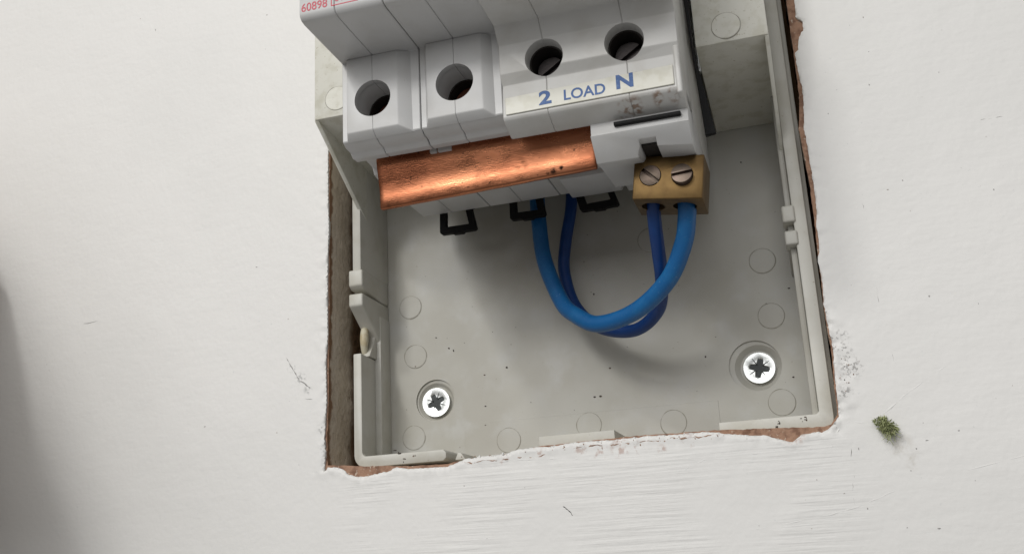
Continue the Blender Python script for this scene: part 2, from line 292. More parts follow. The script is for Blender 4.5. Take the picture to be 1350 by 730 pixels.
PANEL_GRIT = [(39.64, -47.58), (38.13, -47.62), (47.11, -36.21), (84.92, -47.66), (79.06, 6.6), (10.36, -39.26), (10.2, -47.15), (1.06, -31.35), (2.27, -32.09), (9.98, -51.89), (39.85, -22.04), (37.96, -13.26), (42.41, -40.96), (16.25, -37.95), (86.46, -26.62), (-8.27, -35.11), (-2.38, -28.15), (28.71, -2.76), (65.53, -40.7), (80.88, -29.61), (22.05, -47.35)]
RUST = [(61.48, -1.66), (62.4, -1.51), (63.24, -2.15), (66.88, -1.4), (69.39, -1.4)]
RIMDIRT = [(-2.95, -60.05), (-6.61, -59.13), (-5.67, -60.63), (-7.18, -58.54), (80.99, -59.73), (80.27, -60.47), (86.54, -59.26), (85.84, -59.85)]
CLIP3 = [(40.02, 0.54), (48.75, 0.67), (41.26, -4.36), (49.67, -4.14)]
CHIP_TEX = [(94.57, -46.35), (95.47, -47.6), (96.16, -49.29), (95.35, -50.82), (96.39, -52.05), (97.1, -51.33), (94.28, -53.12), (96.91, -49.37), (95.15, -44.29), (94.86, -55.58)]

# ------------------------------------------------------------------ wall with the ragged hole
WALL_Z = 19.0
def inside(p, poly):
    c = False; j = len(poly) - 1
    for i in range(len(poly)):
        (xi, yi), (xj, yj) = poly[i], poly[j]
        if (yi > p[1]) != (yj > p[1]) and p[0] < (xj - xi) * (p[1] - yi) / (yj - yi) + xi: c = not c
        j = i
    return c
def densify(poly, step, amp, seed):
    out = []; r = random.Random(seed); n = len(poly)
    for i in range(n):
        a = Vector(poly[i]); b_ = Vector(poly[(i + 1) % n]); k = max(1, int((b_ - a).length / step)); d = (b_ - a)
        pn = Vector((-d.y, d.x)).normalized() if d.length else Vector((0, 0))
        for j in range(k):
            q = a.lerp(b_, j / k); s = 0.55 * noise.noise(Vector((q.x * 0.9, q.y * 0.9, seed))) + 0.45 * noise.noise(Vector((q.x * 2.7, q.y * 2.7, seed + 5)))
            q = q + pn * amp * (0.22 if q.x < -20 and q.y > -52 else 1.6) * s; out.append((q.x, q.y))
    return out
skin_edge = densify([(-23.4, 108)] + SKIN_EDGE + [(96.5, 108)], 0.55, 0.20, 1)
core_edge = densify([(-23.2, 108)] + CORE_EDGE + [(94.4, 108)], 0.7, 0.16, 2)
OUT = 420
def sheet(edge, zfun, extra, back):
    """Flat sheet with a hole: triangulated front, plus an edge wall going back to each depth in BACK."""
    pts = [(-OUT, -OUT), (OUT, -OUT), (OUT, OUT), (-OUT, OUT)] + list(edge)
    n = len(edge); edges = [(i, (i + 1) % 4) for i in range(4)] + [(4 + i, 4 + (i + 1) % n) for i in range(n)]
    pts += extra
    vs, es, fs, _, _, _ = geometry.delaunay_2d_cdt([Vector(p) for p in pts], edges, [], 0, 1e-5)
    bm = bmesh.new(); bv = [bm.verts.new((v.x, v.y, zfun(v.x, v.y))) for v in vs]
    for f in fs:
        c = sum((vs[i] for i in f), Vector((0, 0))) / 3
        if not inside(c, edge): bm.faces.new([bv[i] for i in f])
    for v in [v for v in bm.verts if not v.link_faces]: bm.verts.remove(v)
    bm.edges.ensure_lookup_table()
    rim = [e for e in bm.edges if len(e.link_faces) == 1 and all(abs(v.co.x) < OUT - 1 and abs(v.co.y) < OUT - 1 for v in e.verts)]
    cur = {v: v for e in rim for v in e.verts}
    for bi, (z, jit, inset) in enumerate(back):
        nxt = {}
        for v0, vc in cur.items():
            q = Vector((v0.co.x, v0.co.y, 0)); j = noise.noise(Vector((q.x * 0.35, q.y * 0.35, z * 0.3))) * jit
            c = (q - Vector((35, 20, 0))); c.normalize()
            nxt[v0] = bm.verts.new((q.x + c.x * (inset + j), q.y + c.y * (inset + j) * 0.5, z))
        for e in rim:
            a, b_ = e.verts; f = bm.faces.new((cur[a], cur[b_], nxt[b_], nxt[a])); f.material_index = 1
        cur = nxt
    return bm
def offset_ring(edge, d):
    out = []; n = len(edge)
    for i in range(n):
        a, b_ = Vector(edge[i - 1]), Vector(edge[(i + 1) % n]); t = (b_ - a)
        if t.length < 1e-6: continue
        nn = Vector((t.y, -t.x)).normalized()
        for sgn in (1, -1):
            p = Vector(edge[i]) + nn * d * sgn
            if not inside(p, edge) and min((p.x - q[0]) ** 2 + (p.y - q[1]) ** 2 for q in edge[max(0, i - 12):i + 13]) > (d * 0.8) ** 2:
                out.append((p.x, p.y)); break
    return out
def near_grid(edge, reach, step, seed):
    r = random.Random(seed); out = []; ex = edge[::3]
    for i in range(int(150 / step)):
        for j in range(int(105 / step)):
            x = -34 + i * step + r.uniform(-.3, .3) * step; y = -78 + j * step + r.uniform(-.3, .3) * step
            if y > 52 or x > 112: continue
            d = min((x - a) ** 2 + (y - b_) ** 2 for a, b_ in ex)
            if 2.4 < d < reach * reach and not inside((x, y), edge): out.append((x, y))
    return out
skin_edge_ring = skin_edge[::2]
def skin_z(x, y):
    d = min((x - a) ** 2 + (y - b_) ** 2 for a, b_ in skin_edge_ring) if (-40 < x < 115 and -80 < y < 60) else 400
    d = math.sqrt(d); k = max(0.0, 1 - d / 5.0)
    lump = noise.noise(Vector((x * 0.55, y * 0.55, 3))) * 0.30 + noise.noise(Vector((x * 1.6, y * 1.6, 9))) * 0.16
    amp = k * (2.3 if (x > 92 and y < -38) else 0.8)
    lip = 0.22 * max(0.0, 1 - abs(d - 0.9) / 0.9) if y < -55 else 0.0
    return WALL_Z + lump * amp + lip - 0.35 * max(0.0, 1 - d / 0.5)
def core_z(x, y): return 18.15 + 0.35 * noise.noise(Vector((x * 0.8, y * 0.8, 1))) + 0.2 * noise.noise(Vector((x * 2.4, y * 2.4, 4)))
wall = build('wall', sheet(core_edge, core_z, offset_ring(core_edge, 0.7) + near_grid(core_edge, 4, 0.8, 5), [(16.6, 0.35, 0.12), (14, 0.4, 0.22), (11, 0.5, 0.3), (7, 0.6, 0.35), (3, 0.7, 0.4), (-4, 0.7, 0.4)]), [M['core_front'], M['core_side']], None, 50)
tag(wall, 'white painted wall with a ragged hole cut round the sunken fuse box', 'wall', kind='structure')
paint = build('paint_layer', sheet(skin_edge, skin_z, offset_ring(skin_edge, 0.5) + offset_ring(skin_edge, 1.05) + near_grid(skin_edge, 6, 0.9, 6), [(18.55, 0.05, 0.02), (17.7, 0.05, 0.10)]), [M['paint'], M['flake']], wall, 60)
bm = bmesh.new(); box(bm, -40, 110, -75, 125, -8, -4.2); build('cavity_back', bm, M['core_side'], wall, 30)
bm = bmesh.new(); box(bm, -OUT + 1, OUT - 1, -OUT + 1, -75.2, 0, 12); box(bm, -OUT + 1, OUT - 1, 125.2, OUT - 1, 0, 12); build('masonry_core', bm, M['core_side'], wall, 30)

def surf(x, y): return skin_z(x, y)
for i, (pts, r, mk) in enumerate(((CRACK_0, 0.12, 'crack'), (CRACK_1, 0.11, 'crack'), (CRACK_2, 0.13, 'crack_dark'), (CRACK_3, 0.13, 'crack'), (CRACK_4, 0.22, 'crack'), (CRACK_5, 0.14, 'crack'), (CRACK_6, 0.17, 'crack'), (CRACK_7, 0.24, 'crack_dark'))):
    bm = bmesh.new(); p = catmull([(x, y, surf(x, y) - 0.02) for x, y in pts], 5)
    for k, q in enumerate(p): q.x += 0.35 * noise.noise(Vector((q.x * 1.3, q.y * 1.3, i))); q.y += 0.35 * noise.noise(Vector((q.x * 1.3, q.y * 1.3, i + 20)))
    # broken hairline: short runs of varying width
    run = []; runs = []
    for k, q in enumerate(p):
        gap = noise.noise(Vector((q.x * 0.8, q.y * 0.8, i + 40))) > 0.28 and i not in (7, 4)
        if gap:
            if len(run) > 1: runs.append(run)
            run = []
        else: run.append(q)
    if len(run) > 1: runs.append(run)
    for run in runs:
        tube(bm, run, [r * (0.35 + 0.9 * abs(noise.noise(Vector((q.x, q.y, 7))))) * (0.4 if k in (0, len(run) - 1) else 1) for k, q in enumerate(run)], 5, flat=0.35)
    if bm.verts: build('crack', bm, M[mk], paint, 60)
    else: bm.free()
for pts, r in ((RIDGES0, 0.26), (RIDGES1, 0.22), (RIDGES2, 0.30), (RIDGES3, 0.25)):
    bm = bmesh.new(); p = catmull([(x, y, surf(x, y) - 0.04) for x, y in pts], 6)
    for q in p: q.y += 0.25 * noise.noise(Vector((q.x * 0.9, q.y, 2)))
    tube(bm, p, [r * (0.25 + 0.9 * abs(noise.noise(Vector((q.x * 0.5, q.y * 0.5, 3))))) for q in p], 8, flat=0.45); build('paint_ridge', bm, M['paint'], paint, 80)
bm = bmesh.new()
for x, y in WALL_SPECKS: blob(bm, (x, y, surf(x, y)), rnd.uniform(0.12, 0.27), squash=0.35)
for k in range(150):
    x = rnd.uniform(-115, 140); y = rnd.uniform(-88, 60)
    if inside((x, y), skin_edge): continue
    if x < -28 and rnd.random() < 0.75: continue
    blob(bm, (x, y, surf(x, y)), rnd.uniform(0.05, 0.15), squash=0.5)
tag(build('wall_specks', bm, M['speck'], paint, 60), kind='stuff')
bm = bmesh.new()
for x, y in CHIP_TEX:
    for k in range(3): blob(bm, (x + rnd.gauss(0, 0.7), y + rnd.gauss(0, 1.2), surf(x, y)), rnd.uniform(0.06, 0.17), squash=0.5)
for k in range(46):
    x = rnd.uniform(8, 90); y = -61.4 - abs(rnd.gauss(0, 0.7)) + (0.5 if 30 < x < 66 else 0) - (0.6 if x > 74 else 0)
    blob(bm, (x, y, surf(x, y)), rnd.uniform(0.07, 0.22), squash=0.6)
bm2 = bmesh.new()                                     # white lumps of old paint and filler along the lower lip
for k in range(110):
    i = rnd.randrange(len(skin_edge)); x, y = skin_edge[i]
    if not (4 < x < 90 and y < -58): continue
    blob(bm2, (x + rnd.gauss(0, .3), y - abs(rnd.gauss(0, 0.35)), WALL_Z - 0.05), rnd.uniform(0.12, 0.42), squash=0.6)
tag(build('lip_lumps', bm2, M['flake'], paint, 60), kind='stuff')
for x0, x1, yy in ((8, 30, -62.9), (36, 56, -61.7), (58, 70, -61.6)):
    p = []
    for k in range(60):
        x = x0 + (x1 - x0) * k / 59; y = yy + 0.5 * noise.noise(Vector((x * 0.35, 3, 1))) + 0.25 * noise.noise(Vector((x * 1.3, 5, 1))); p.append(Vector((x, y, surf(x, y) - 0.02)))
    b3 = bmesh.new(); tube(b3, p, [0.02 + 0.26 * max(0, noise.noise(Vector((q.x * 0.6, 8, x0))) + 0.18) for q in p], 6, flat=0.4); build('bare_streak', b3, M['core_front'], paint, 60)
tag(build('edge_crumbs', bm, M['core_front'], paint, 60), kind='stuff')
bm = bmesh.new()
for x, y in CHIP_TEX[:6]:
    for k in range(3): blob(bm, (x + rnd.gauss(0, 0.7), y + rnd.gauss(0, 1.4), surf(x, y)), rnd.uniform(0.06, 0.17), squash=0.5)
tag(build('dark_crumbs', bm, M['grit'], paint, 60), kind='stuff')
for k in range(0):                                   # curled flakes of paint on the damaged corner
    x = rnd.uniform(94.4, 98.0); y = rnd.uniform(-64, -42); bm = bmesh.new()
    L_ = rnd.uniform(0.8, 2.4); w = rnd.uniform(0.4, 1.0); a = rnd.uniform(0.9, 2.1); pr = [bm.verts.new(Vector((0, 0, 0))) for _ in range(0)]
    rows = []
    for i in range(5):
        t = i / 4 - 0.5; row = []
        for j in range(3):
            s = (j - 1) * w * 0.5 * (1 - 1.4 * t * t); px = t * L_; lx = x + px * math.cos(a) - s * math.sin(a); ly = y + px * math.sin(a) + s * math.cos(a)
            row.append(bm.verts.new((lx, ly, surf(lx, ly) + 0.05 + 0.28 * (t + 0.5) + rnd.uniform(0, 0.1))))
        rows.append(row)
    for r0, r1 in zip(rows, rows[1:]):
        for j in range(2): bm.faces.new((r0[j], r0[j + 1], r1[j + 1], r1[j]))
    ext = bmesh.ops.extrude_face_region(bm, geom=list(bm.faces))
    for v in [g for g in ext['geom'] if isinstance(g, bmesh.types.BMVert)]: v.co.z += 0.12
    build('paint_flake', bm, M['flake'], paint, 60)

# ------------------------------------------------------------------ enclosure
enc = thing('fuse_box', (36, -61.6, 0), 'pale grey plastic fuse box sunk in the wall, open at the front', 'fuse box')
ZR = 15.5
scr = [(-3.1, -44.85, -3.0, -44.4, 5.2), (77.55, -44.6, 76.7, -44.1, 5.9)]
bm = bmesh.new(); box(bm, -17.0, 90.5, -61.0, 105, -2.4, 0)
cut = []
for sx, sy, rx, ry, rr in scr:
    c = bmesh.new(); disc(c, rx, ry, rr + 0.12, -0.5, 0.1, 56); cut.append(c)
    c = bmesh.new(); disc(c, rx + (sx - rx) * .8, ry + (sy - ry) * .8, 4.15, -1.5, -0.3, 56, rr - 0.25); cut.append(c)
    c = bmesh.new(); disc(c, sx, sy, 3.0, -2.39, -1.2, 32); cut.append(c)
bm = boolean(bm, cut); bevel(bm, 0.12, 1, 40); build('back_panel', bm, M['box'], enc, 30)
# left wall: two runs with a broken gap between them, ledge on the lower run
bm = bmesh.new(); prism(bm, [(-18.5, 0), (-15.4, 0), (-16.2, ZR), (-18.5, ZR)], 'Y', -12.4, 104.9); bevel(bm, 0.35); build('side_wall', bm, M['rim'], enc)
poly = [(-18.5, -33.6), (-18.5, -58.6)] + [(-15.5 + 3.0 * math.cos(math.radians(a)), -58.6 + 3.0 * math.sin(math.radians(a))) for a in range(195, 271, 15)] + [(4.3, -61.6), (5.1, -60.9), (5.1, -59.6), (4.4, -58.9), (-15.6, -58.9), (-16.1, -58.5), (-16.3, -57.9), (-16.3, -33.6)]
bm = bmesh.new(); vs = prism(bm, poly, 'Z', -2.2, ZR)
for v in vs:
    if v.co.z < 0 and -17 < v.co.x < -15.9 and v.co.y > -58.7: v.co.x -= 1.1
bevel(bm, 0.30); build('rim_corner', bm, M['rim'], enc)
bm = bmesh.new(); box(bm, -18.3, -15.3, -58.0, -22.2, -2.1, 6.0); bevel(bm, 0.2); build('ledge', bm, M['rim'], enc)
bm = bmesh.new(); prism(bm, [(-24, 5.8), (-33.4, 5.8), (-33.4, 10.5), (-29, 7.4), (-24, 6.6)], 'X', -18.4, -16.4); bevel(bm, 0.2); build('broken_wall', bm, M['rim'], enc)
# bottom pieces
bm = bmesh.new(); box(bm, 27.7, 45.3, -61.5, -58.0, -2.2, ZR); bevel(bm, 0.18); build('rim_tab', bm, M['rim'], enc)
bm = bmesh.new(); prism(bm, [(6.9, -61.6), (9.6, -61.6), (8.6, -60.0), (7.7, -59.8)], 'Z', 3, ZR - 0.8); bevel(bm, 0.25); build('rim_nib', bm, M['rim'], enc)
bm = bmesh.new(); box(bm, 5.2, 68.2, -61.5, -60.2, -2.2, 1.6); bevel(bm, 0.2); build('low_wall', bm, M['box'], enc)
arc = [(90.2 + 2.1 * math.cos(math.radians(a)), -59.5 + 2.1 * math.sin(math.radians(a))) for a in range(270, 361, 15)]
bm = bmesh.new(); prism(bm, [(68.3, -58.5), (68.3, -61.6)] + arc + [(92.2, 104.9), (89.4, 104.9), (89.4, -58.0), (88.9, -58.5)], 'Z', -2.2, ZR); bevel(bm, 0.28); build('rim_corner', bm, M['rim'], enc)
arc = [(90.4 + 2.85 * math.cos(math.radians(a)), -59.0 + 2.85 * math.sin(math.radians(a))) for a in range(270, 361, 15)]
bm = bmesh.new(); prism(bm, [(84, -61.75), (90, -61.85)] + arc + [(93.25, 104.8), (92.25, 104.8), (92.25, -58.9), (90, -61.65)], 'Z', -2.2, 12.4); bevel(bm, 0.3); build('outer_step', bm, M['box'], enc)
bm = bmesh.new(); box(bm, 88.0, 89.35, -58.45, 104.7, -2.2, 13.2); bevel(bm, 0.25); build('inner_step', bm, M['box'], enc)
# latches: two ribs on either side
for y0, y1, foot in ((-17.2, -12.2, -1.0), (-22.4, -18.4, -8.5)):
    bm = bmesh.new(); prism(bm, [(y1, 16.2), (y0 + 0.9, 16.2), (y0, 14.8), (y0 + foot * 0.55, 8), (y0 + foot, 4), (y0 + foot, 0.1), (y1, 0.1)], 'X', -19.3, -15.5); bevel(bm, 0.45, 3); build('latch', bm, M['rim'], enc)
for y0, y1 in ((-15.6, -11.7), (-20.9, -17.6)):
    bm = bmesh.new(); box(bm, 87.1, 89.9, y0, y1, 10.5, 16.2); bevel(bm, 0.45, 3); build('latch', bm, M['rim'], enc)
bm = bmesh.new(); prism(bm, [(-24, 0.1), (-11, 0.1), (-12.5, 10.4), (-20.5, 10.4)], 'X', 87.5, 88.4); bevel(bm, 0.2); build('latch_web', bm, M['box'], enc)
# cable entry blocks on both sides, with a tapering web down to the rim
for x0, x1, wx0, wx1 in ((-16.9, -1.3, -16.95, -16.0), (74.0, 89.3, 88.55, 89.35)):
    bm = bmesh.new(); prism(bm, [(18.8, 39), (104.5, 39), (104.5, 0.05), (15.4, 0.05)], 'X', x0, x1); bevel(bm, 0.30, 2); build('entry_block', bm, M['box_front'], enc)
    bm = bmesh.new(); prism(bm, [(18.6, 38.6), (21, 38.6), (21, 0.1), (-5.6, 0.1)], 'X', wx0 - 0.05, wx1); bevel(bm, 0.16, 1); build('side_web', bm, M['box_front'], enc)
def mark(x, y, z, mk='box'):
    bm = bmesh.new(); disc(bm, x, y, 3.06, z - 0.05, z + 0.13, 48, 2.97)
    bevel(bm, 0.05, 1, 40); n = 56; ph = rnd.uniform(0, 9); ri = []
    for k in range(n):
        a = 2 * math.pi * k / n; w_ = 0.02 + 0.13 * abs(noise.noise(Vector((math.cos(a) * 0.8 + ph, math.sin(a) * 0.8, ph)))) * 2
        ri.append([bm.verts.new((x + q * math.cos(a), y + q * math.sin(a), z + zz)) for q, zz in ((2.98, 0.07), (3.07 + w_, 0.025), (3.07 + w_, -0.03))])
    for k in range(n):
        for j in range(2): bm.faces.new((ri[k][j], ri[(k + 1) % n][j], ri[(k + 1) % n][j + 1], ri[k][j + 1])).material_index = 1
    return build('moulded_disc', bm, [M[mk], M['dirt']], enc, 25)
for x, y in [(-9.2, -53.4), (15.9, -56.2), (36.3, -54.3), (56.6, -55.6), (81.7, -53.2), (81.7, -32.7), (81.2, -19.1), (-8.2, -32.5), (-9.3, -19.2), (55, -10)]: mark(x, y, 0.11 if (4.6 < x < 67 and y < -51) else 0)
for x, y in [(80.8, 22.6), (-10.9, 23.4)]: mark(x, y, 39, 'box_front')
bm = bmesh.new(); box(bm, 4.6, 67.4, -60, -51.3, -0.05, 0.11); bevel(bm, 0.06, 1); build('moulded_plate', bm, M['box'], enc, 25)
bm = bmesh.new()
for x, y in PANEL_GRIT: blob(bm, (x, y, 0.1), rnd.uniform(0.12, 0.34), squash=0.6)
for k in range(60): blob(bm, (rnd.uniform(-12, 86), rnd.uniform(-58, 5), 0.03), rnd.uniform(0.05, 0.14), squash=0.5)
for x, y in RIMDIRT:
    for k in range(3): blob(bm, (x + rnd.gauss(0, .3), y + rnd.gauss(0, .25), ZR + 0.02), rnd.uniform(0.12, 0.32), squash=0.4)
tag(build('box_grit', bm, M['grit'], enc, 60), kind='stuff')

# glue left in the gap beside the broken rim
bm = bmesh.new(); tube(bm, catmull([(-19.3, -22.5, 5), (-18.4, -25.5, 8.6), (-17.9, -28.5, 10.2), (-18.1, -31.5, 9.8), (-18.8, -35, 7.5), (-19.8, -42, 4)], 6), [0.6 + 0.5 * math.sin(math.pi * min(1, i / 24)) ** 2 for i in range(31)], 14)
tag(build('sealant_bead', bm, M['glue'], None, 60, base=(-18.5, -29, 8)), 'yellowed bead of sealant in the gap left of the broken rim', 'sealant')

# ------------------------------------------------------------------ the two wood screws
def wood_screw(x, y, rot, label):
    t = thing('wood_screw', (x, y, -1.3), label, 'screw', 'screws fixing the box to the wall')
    z = -0.35; bm = bmesh.new()
    frustum(bm, [(x + 1.9 * math.cos(a), y + 1.9 * math.sin(a)) for a in [2 * math.pi * i / 48 for i in range(48)]], [(x + 3.78 * math.cos(a), y + 3.78 * math.sin(a)) for a in [2 * math.pi * i / 48 for i in range(48)]], z - 2.0, z - 0.25)
    head = bm; bm2 = bmesh.new(); disc(bm2, x, y, 3.78, z - 0.26, z, 48, 3.62); merge(head, bm2)
    c = bmesh.new(); pts = []
    for k in range(4):
        a = math.radians(rot + 90 * k); ca, sa = math.cos(a), math.sin(a)
        for u, w in ((1.0, -0.74), (2.3, -0.58), (2.5, 0.0), (2.3, 0.58), (1.0, 0.74)): pts.append((x + u * ca - w * sa, y + u * sa + w * ca))
    inner = [(x + (px - x) * 0.55, y + (py - y) * 0.55) for px, py in pts]
    frustum(c, inner, pts, z - 1.6, z + 0.05)
    # cut only the upper disc; the cone below is closed off by the recess floor, coloured dark as shade
    b1 = bmesh.new(); disc(b1, x, y, 3.45, z - 1.7, z, 48, 3.72); head.free(); head = boolean(b1, [c]); bevel(head, 0.1, 1, 50)
    build('head', head, M['zinc'], t, 30)
    bm = bmesh.new(); frustum(bm, [(x + (px - x) * 0.5, y + (py - y) * 0.5) for px, py in pts], [(x + (px - x) * 0.97, y + (py - y) * 0.97) for px, py in pts], z - 1.75, z - 0.3); build('cross_recess', bm, M['zinc_shade'], t, 30)
    bm = bmesh.new()
    for k in range(4):
        a = math.radians(rot + 45 + 90 * k); ca, sa = math.cos(a), math.sin(a)
        q = [(x + u * ca - w * sa, y + u * sa + w * ca) for u, w in ((0.9, -0.17), (2.75, -0.05), (2.75, 0.05), (0.9, 0.17))]
        prism(bm, q, 'Z', z - 0.1, z + 0.02)
    build('tick_marks', bm, M['zinc_shade'], t, 30)
    bm = bmesh.new(); disc(bm, x, y, 1.9, -14, z - 1.7, 20, 1.9); build('shank', bm, M['zinc'], t, 30)
wood_screw(scr[0][0], scr[0][1], 24, 'bright zinc screw in the left corner of the box, under the copper bar side')
wood_screw(scr[1][0], scr[1][1], -14, 'bright zinc screw in the right corner of the box, below the brass block')

# ------------------------------------------------------------------ breakers and switch
LOWER = [(0.3, 13), (0.0, 40.9), (0.5, 42.6), (1.9, 43.6), (2.3, 47.4), (2.2, 50.8), (0.1, 51.5), (0.0, 53.6), (0.9, 54.9), (1.0, 56.6), (1.9, 58.5),
         (20.25, 58.6), (20.4, 75.4), (20.6, 76.7), (21.15, 77.35), (21.9, 77.65)]
PROFILE = LOWER + [(88 - y, z) for y, z in LOWER[::-1]]
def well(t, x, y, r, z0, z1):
    """sleeve whose dark colour stands in for the shade deep in a screw hole"""
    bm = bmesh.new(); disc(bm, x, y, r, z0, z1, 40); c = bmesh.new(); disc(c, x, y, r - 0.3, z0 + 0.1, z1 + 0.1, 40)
    build('well_shade', boolean(bm, [c]), M['dark'], t, 30)  # added dark lining, paints the shade at the bottom of the hole
def breaker(x0, hx, flat0, flat1, label):
    t = thing('circuit_breaker', (x0 + 9, 0, 13), label, 'circuit breaker', 'circuit breakers side by side')
    for a, b_ in ((x0 + 0.10, hx - 0.045), (hx + 0.045, x0 + 17.90)):
        def cyl():
            c = bmesh.new(); disc(c, hx, 10.15, 4.12, 44.0, 61, 48); return c
        bm = bmesh.new(); prism(bm, PROFILE, 'X', a, b_); bevel(bm, 0.16, 1, 28); bm = boolean(bm, [cyl()])
        pad = bmesh.new(); l0 = x0 + 1.1; r0 = x0 + 16.7
        lo = (max(a, l0), min(b_, r0)); hi = (max(a, flat0), min(b_, flat1))
        frustum(pad, rect(lo[0], lo[1], 1.55, 20.3), rect(hi[0], hi[1], 3.0, 20.2), 58.2, 60.05)
        bevel(pad, 0.22, 2, 20, sel=lambda e: all(abs(v.co.x - hx) > 0.1 for v in e.verts) or (e.verts[0].co - e.verts[1].co).length > 3 and abs(e.verts[0].co.x - e.verts[1].co.x) > 1)
        pad = boolean(pad, [cyl()]); merge(bm, pad)
        build('housing_half', bm, M['module'], t, 28)
    well(t, hx, 10.15, 4.10, 44.1, 52.6)
    bm = bmesh.new(); disc(bm, hx, 10.15, 3.6, 44.3, 50.2, 32, 3.3); b2 = bmesh.new(); box(b2, hx - 4.5, hx + 4.5, 9.6, 10.7, 49.0, 51); bm = boolean(bm, [b2])
    build('terminal_screw', bm, M['terminal'], t, 30)
    bm = bmesh.new(); prism(bm, rounded(40, 48, 62, 0, 0.01, 1)[:0] or [(39, 77.4), (49, 77.4), (52, 84), (50.5, 87), (47, 82)], 'X', x0 + 5, x0 + 13); bevel(bm, 0.5); build('toggle', bm, M['black'], t)
    return t
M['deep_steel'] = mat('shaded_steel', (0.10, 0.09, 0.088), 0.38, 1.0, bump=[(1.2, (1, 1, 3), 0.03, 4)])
M['terminal'] = mat('dark_terminal', (0.20, 0.075, 0.045), 0.5, 0.9)
def clip(t, xa, xb, ya, ybot_l, ybot_r, xbl, xbr, z=13.0):
    bm = bmesh.new(); w = 1.75
    prism(bm, [(xa, ya), (xa - 0.5, ya), (xa - 0.5, ya - 0.5), (xa + 0.05, ya - 0.6), (xbl, ybot_l + 0.5), (xbl + 0.5, ybot_l), ((xbl + xbr) / 2 - 1.5, (ybot_l + ybot_r) / 2), ((xbl + xbr) / 2 - 1.3, (ybot_l + ybot_r) / 2 - 0.35),
               ((xbl + xbr) / 2 + 1.3, (ybot_l + ybot_r) / 2 - 0.35), ((xbl + xbr) / 2 + 1.5, (ybot_l + ybot_r) / 2), (xbr - 0.4, ybot_r), (xbr, ybot_r + 0.5), (xb, ya - 0.6), (xb + 0.6, ya - 0.45), (xb + 0.6, ya), (xb - w, ya), (xbr - w - 0.2, ybot_r + 1.75), (xbl + w, ybot_l + 1.75), (xa + w, ya)], 'Z', z - 1.6, z)
    bevel(bm, 0.14, 1); build('rail_clip', bm, M['black'], t, 40)

b1 = breaker(0, 7.8, 1.9, 13.5, 'grey circuit breaker with red 60898 print, leftmost in the row')
b2 = breaker(18, 26.2, 20.1, 32.2, 'plain grey circuit breaker between the printed breaker and the LOAD switch')
clip(b1, 4.5, 13.0, 1.3, -5.1, -5.1, 4.4, 14.1); clip(b2, 22.9, 31.3, 1.3, -4.1, -4.2, 22.9, 32.0)
bm = lettering('60898', 0.6, 6.3, 22.1, 24.0, 77.66, 0.012, 0.03); build('printed_number', bm, M['red_ink'], b1, 0)
bm = lettering('BS EN', 0.6, 6.2, 24.95, 26.85, 77.66, 0.012, 0.03); build('printed_standard', bm, M['red_ink'], b1, 0)
bm = bmesh.new()
for q in ((7.1, 13.0, 22.05, 22.27), (7.1, 13.0, 25.6, 25.82), (7.1, 7.32, 22.27, 25.6), (12.78, 13.0, 22.27, 25.6)): box(bm, *q, 77.6, 77.69)
build('printed_frame', bm, M['red_ink'], b1, 0)
bm = lettering('6000', 7.9, 12.3, 22.85, 25.0, 77.66, 0.012, 0.03); build('printed_rating', bm, M['red_ink'], b1, 0)
for t, a, b_ in ((b1, 16.3, 17.85), (b2, 18.12, 21.2)):
    bm = bmesh.new(); box(bm, a, b_, -0.9 if 0 else 0.25, 2.4, 46.6, 49.6); bevel(bm, 0.2); build('terminal_lug', bm, M['module'], t)

sw = thing('main_switch', (54, 0, 13), 'wide grey two-pole switch with a strip reading 2 LOAD N', 'switch')
SH = [(0.4, 13), (0.2, 42.5), (2.6, 43.0), (2.6, 53.2), (-1.7, 53.3), (-1.95, 54.2), (-0.7, 57.6), (-0.1, 58.9), (0.5, 59.35), (7.7, 58.75), (9.6, 60.2), (16.0, 60.2), (19.2, 62.9), (19.5, 75.2), (19.9, 76.5), (20.7, 77.3), (21.8, 77.6)]
SWP = SH + [(88 - y, z) for y, z in SH[::-1] if y > 0 or z < 50]
for a, b_, hxs in ((36.08, 45.42, (45.5,)), (45.45, 61.87, (45.5, 61.9)), (61.9, 72.3, (61.9,))):
    bm = bmesh.new(); prism(bm, SWP, 'X', a, b_); bevel(bm, 0.14, 1, 25)
    cs = []
    for hx in hxs:
        c = bmesh.new(); disc(c, hx, 11.8, 3.72, 48, 59.6, 48, 3.72); cs.append(c); c = bmesh.new(); disc(c, hx, 11.8, 3.70, 59.2, 60.6, 48, 4.1); cs.append(c)
    bm = boolean(bm, cs); build('housing_piece', bm, M['module_switch'], sw, 26)
for hx in (45.5, 61.9):
    bm = bmesh.new(); well(sw, hx, 11.8, 3.70, 48.1, 57.6); disc(bm, hx, 11.8, 3.2, 48.3, 54.0, 32, 2.9); b2_ = bmesh.new(); box(b2_, -5, 5, -0.55, 0.55, 52.8, 55); move(b2_, b2_.verts, Matrix.Translation((hx, 11.8, 0)) @ Matrix.Rotation(math.radians(33), 4, 'Z')); bm = boolean(bm, [b2_])
    build('terminal_screw', bm, M['deep_steel'], sw, 30)
bm = bmesh.new(); box(bm, 71.1, 72.25, -1.0, 9.2, 56.0, 59.9); bevel(bm, 0.4, 3); build('end_cheek', bm, M['module_switch'], sw)
